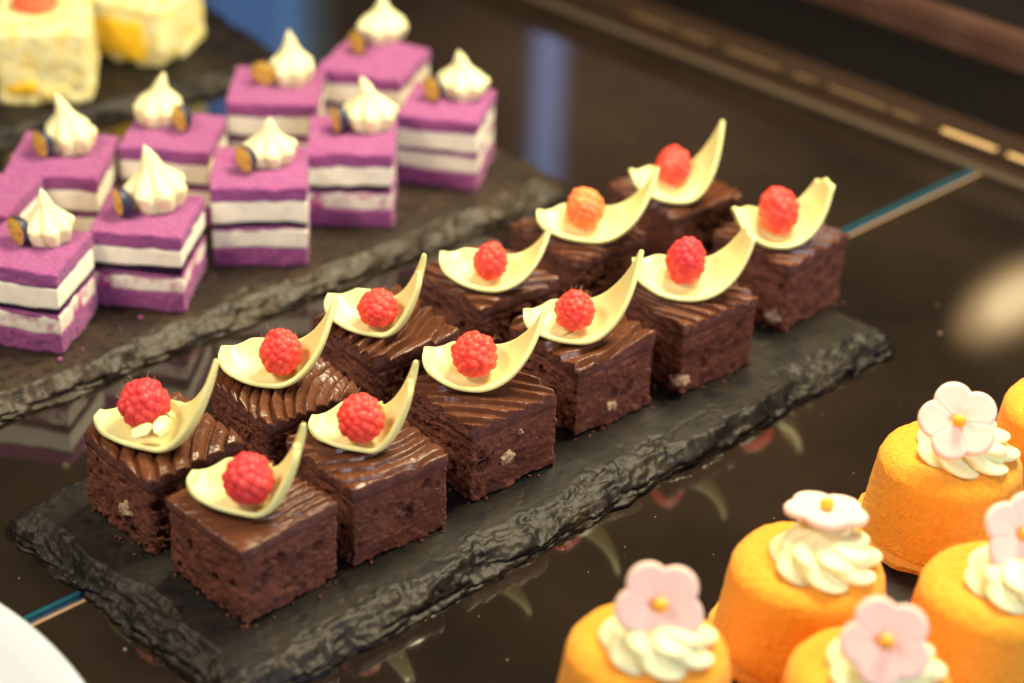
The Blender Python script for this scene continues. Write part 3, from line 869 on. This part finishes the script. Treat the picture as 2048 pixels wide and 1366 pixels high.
def flower(label, p, tilt, spin, Rf=1.29):
    t = thing('sugar_flower', label, 'sugar flower', p, 0, 'pink sugar flowers on the orange cakes')
    t.rotation_euler = (tilt[0], tilt[1], 0)
    n = 160; m = 16
    th = np.arange(n) / n * 2 * math.pi
    # outline: five round petals
    a = (th % (2 * math.pi / 5)) - math.pi / 5
    rp = Rf * .53; dcen = Rf * .55
    out = dcen * np.cos(a) + np.sqrt(np.maximum(rp ** 2 - (dcen * np.sin(a)) ** 2, 0))
    inn = np.linspace(0.001, 1, m)
    rows = []
    top = lambda q: .24 + .05 * q ** 2 - .10 * sstep(.93, 1.0, q) - .10 * np.exp(-(q / .25) ** 2)
    for q in inn: rows.append(np.stack([out * q * np.cos(th), out * q * np.sin(th), np.full(n, top(q)) - .018 * sstep(.5, .62, np.abs(a))  * (q > .2)], 1))
    rows.append(np.stack([out * .985 * np.cos(th), out * .985 * np.sin(th), np.full(n, .04)], 1))
    rows.append(np.stack([out * .90 * np.cos(th), out * .90 * np.sin(th), np.full(n, 0)], 1))
    rows.append(np.stack([out * .001 * np.cos(th), out * .001 * np.sin(th), np.full(n, 0)], 1))
    V = np.concatenate(rows); mm = len(rows)
    i, j = np.meshgrid(np.arange(mm - 1), np.arange(n), indexing='ij'); i = i.ravel(); j = j.ravel(); j2 = (j + 1) % n
    F = np.stack([i * n + j, (i + 1) * n + j, (i + 1) * n + j2, i * n + j2], 1)
    V = np.stack([V[:, 0] * math.cos(spin) - V[:, 1] * math.sin(spin), V[:, 0] * math.sin(spin) + V[:, 1] * math.cos(spin), V[:, 2]], 1)
    make('petals', V, F, MT['petal'], t)
    V, F = ico(3)
    make('bead', V * .23 + np.array([0, 0, .36]), F, MT['pistil'], t)


for i, (k, c, f, tl, lab) in enumerate(OC):
    h = 3.6
    p = at(c[0], c[1], h)
    t = thing('velvet_cake', lab, 'cake', (p[0], p[1], .02), 0, 'orange velvet cakes')
    Rb, Rt = 2.85, 2.42
    pr = [(0.02, .35), (Rb - .15, .35), (Rb, .5)]
    for z in np.linspace(.6, h - .6, 30): pr.append((Rb + (Rt - Rb) * (z - .5) / (h - .5), z))
    re = pr[-1][0]
    for a in np.linspace(0, math.pi / 2, 16)[1:]: pr.append((re - .70 + .70 * math.cos(a) - .06 * math.sin(a), h - .6 + .6 * math.sin(a)))
    for r in np.linspace(pr[-1][0] - .1, .02, 18): pr.append((r, h))
    V, F, th = lathe(pr, 150)
    V = V + (V / np.maximum(np.linalg.norm(V, axis=1, keepdims=True), .1)) * (.035 * fbm(V * 5 + i * 9, 400 + i, 3, .6) + .055 * fbm(V * .9 + i * 5, 410 + i, 2))[:, None]
    make('mousse', V, F, MT['orange'], t)
    pr = [(0.02, 0), (Rb + .05, 0), (Rb + .20, .1), (Rb + .22, .3), (Rb + .02, .46), (Rb - .5, .5), (.02, .5)]
    pr2 = []
    for q in range(len(pr) - 1):
        for s_ in range(6): pr2.append(tuple(np.array(pr[q]) * (1 - s_ / 6) + np.array(pr[q + 1]) * s_ / 6))
    V, F, th = lathe(pr2 + [pr[-1]], 120)
    rr = np.hypot(V[:, 0], V[:, 1]); k_ = 1 + .085 * fbm(V * 1.6 + i * 4, 420 + i, 3) * (rr > 1)
    V[:, 0] *= k_; V[:, 1] *= k_
    make('biscuit_base', V, F, MT['biscuit'], t)
    # piped rosette: dome of twisted ropes
    n = 140; mz = 34; th = np.arange(n) / n * 2 * math.pi; rows = []
    for q in np.linspace(0, 1, mz):
        ang = q * math.pi / 2; Rr = 1.75 * math.cos(ang) ** .8 if q < 1 else .01
        a = th * 7 + q * 13 + i
        lob = np.abs(np.sin(a / 2)) ** .6
        am = .36 * (1 - q * .4); step = .10 * math.sin(q * 15)
        r = max(Rr, .01) * (1 - am + am * lob) * (1 + step * .6)
        rows.append(np.stack([r * np.cos(th), r * np.sin(th), np.full(n, 1.1 * math.sin(ang)) + .1 * lob * (1 - q)], 1))
    V = np.concatenate(rows)
    ii, jj = np.meshgrid(np.arange(mz - 1), np.arange(n), indexing='ij'); ii = ii.ravel(); jj = jj.ravel(); j2 = (jj + 1) % n
    F = np.stack([ii * n + jj, ii * n + j2, (ii + 1) * n + j2, (ii + 1) * n + jj], 1)
    dx = {'C1': .3, 'C2': .5, 'C3': .4, 'C4': .45, 'C5': .6, 'C6': .2}[k]
    make('cream_rosette', V + np.array([dx, -.15, h - .04]), F, MT['whip'], t)
    if f:
        q = at(f[0], f[1], h + f[2])
        flower(FL[k], (q[0], q[1], h + f[2] - .1), tl, .3 + i * 1.1)


# ------------------------------------------------------------------ yellow cream cakes, top left
def cream_cake(label, ftr, yaw, S_, h, seed):
    p = at(ftr[0], ftr[1], h)
    t = thing('cream_cake', label, 'cake', (p[0], p[1], .02), R(yaw), 'yellow cream cakes on their slate')
    G, F = box_grid(60, 60, 50)
    V, N = round_box(G, (-S_, 0, 0), (0, S_, h), .35)
    V = V + N * (.10 * fbm(V * .8 + seed, seed, 2) +   .05 * fbm(V * 2.6 + seed, seed + 1, 3, .7) + .22 * sstep(1.6, .2, V[:, 2]) * fbm(V * 1.4 + seed, seed + 2, 2))[:, None]
    V[:, 2] = np.maximum(V[:, 2], 0)
    make('cream_coat', V, F, MT['crumbed'], t)
    return t, p


t, p = cream_cake('yellow cream cake topped with a strawberry slice at the top left corner', (175, 60), 8, 4.6, 3.9, 501)
G, F = box_grid(30, 12, 12)
V, N = round_box(G, (-1.9, -.1, .45), (-.3, .5, 1.3), .25)
make('mango_filling', V + np.array([-2.3, 0, 0]) + N * .1 * fbm(V * 2, 9, 2)[:, None], F, MT['custard'], t)
sb = at(70, 10, 4.1)
V, F = ico(4); V = V * np.array([1.15, .95, .42]) * (1 + .06 * fbm(V * 2, 8, 2))[:, None]
o = make('strawberry_slice', V, F, MT['strawberry']); o.location = (sb[0] * CM, sb[1] * CM, (3.95 + .33) * CM)
tag(o, 'red strawberry slice on the cake at the top left corner', 'strawberry')
t, p = cream_cake('yellow cream cake with mango filling showing in its side, right of the strawberry one', (320, 20), -22, 4.4, 3.4, 520)
G, F = box_grid(30, 12, 20)
V, N = round_box(G, (-4.0, -.22, .35), (-.9, .6, 2.5), .3)
make('mango_filling', V + N * .14 * fbm(V * 1.3, 19, 2)[:, None], F, MT['custard'], t)

# ------------------------------------------------------------------ white plate, lower left
pts = [at(0, 1203, 1.2)[:2], at(90, 1272, 1.2)[:2], at(172, 1366, 1.2)[:2]]
(ax_, ay_), (bx_, by_), (cx_, cy_) = pts
dd = 2 * (ax_ * (by_ - cy_) + bx_ * (cy_ - ay_) + cx_ * (ay_ - by_))
ux = ((ax_ ** 2 + ay_ ** 2) * (by_ - cy_) + (bx_ ** 2 + by_ ** 2) * (cy_ - ay_) + (cx_ ** 2 + cy_ ** 2) * (ay_ - by_)) / dd
uy = ((ax_ ** 2 + ay_ ** 2) * (cx_ - bx_) + (bx_ ** 2 + by_ ** 2) * (ax_ - cx_) + (cx_ ** 2 + cy_ ** 2) * (bx_ - ax_)) / dd
Rp = math.hypot(ax_ - ux, ay_ - uy)
print('plate', ux, uy, Rp)
pr = [(.01, 0), (Rp * .55, 0), (Rp * .6, .25), (Rp - .25, 1.75), (Rp - .05, 1.85), (Rp, 1.95), (Rp - .1, 2.05), (Rp - .5, 2.08), (Rp - 1.2, 1.85), (Rp * .7, .75), (Rp * .55, .45), (.01, .4)]
V, F, th = lathe(pr, 200)
o = make('plate', V, F, MT['plate']); o.location = (ux * CM, uy * CM, ZC * CM)
tag(o, 'white porcelain plate at the lower left corner', 'plate')

# ------------------------------------------------------------------ crumbs
rng = random.Random(5)


def crumbs(name, label, spots, m, seed):
    V0, F0 = ico(1); VV = []; FF = []
    for k, (x, y, r, z) in enumerate(spots):
        V = V0 * (1 + .35 * vn(V0 * 2 + k, seed))[:, None] * r
        FF.append(F0 + len(VV) * len(V0)); VV.append(V + np.array([x, y, z + r * .5]))
    o = make(name, np.concatenate(VV), np.concatenate(FF), m, smooth=False)
    return tag(o, label, 'crumbs', kind='stuff')


sp = []
for k, a in BR.items():
    for q in range(16):
        s_ = rng.random() * 4; o_ = -abs(rng.gauss(0.05, .16)) - .02
        u, v = (s_, o_) if rng.random() < .6 else (o_, s_)
        c, s2 = math.cos(a[3]), math.sin(a[3])
        sp.append((a[1] + u * c - v * s2, a[2] + u * s2 + v * c, rng.uniform(.02, .085), .01))
crumbs('brownie_crumbs', 'dark brownie crumbs scattered on the long slate', sp, MT['sponge'], 1)
sp = []
for px, py, r in ((282, 640, .12), (165, 700, .06), (240, 660, .05), (430, 555, .06), (640, 470, .06), (215, 610, .14), (120, 722, .12), (850, 420, .07)):
    q = at(px, py, 0); sp.append((q[0], q[1], r, .02))
crumbs('sponge_crumbs', 'pink purple sponge crumbs on the slate by the layer cakes', sp, MT['purple'], 2)

sp = []
for q in range(60):
    p = at(rng.uniform(0, 2048), rng.uniform(150, 1366), ZC); sp.append((p[0], p[1], rng.uniform(.012, .035), ZC))
for px, py, r in ((1880, 668, .07), (1125, 1100, .04), (250, 1300, .06), (1510, 690, .05), (1528, 732, .06)):
    p = at(px, py, ZC); sp.append((p[0], p[1], r, ZC))
crumbs('dust_crumbs', 'tiny pale crumbs and dust on the dark glass counter', sp, MT['nut'], 3)
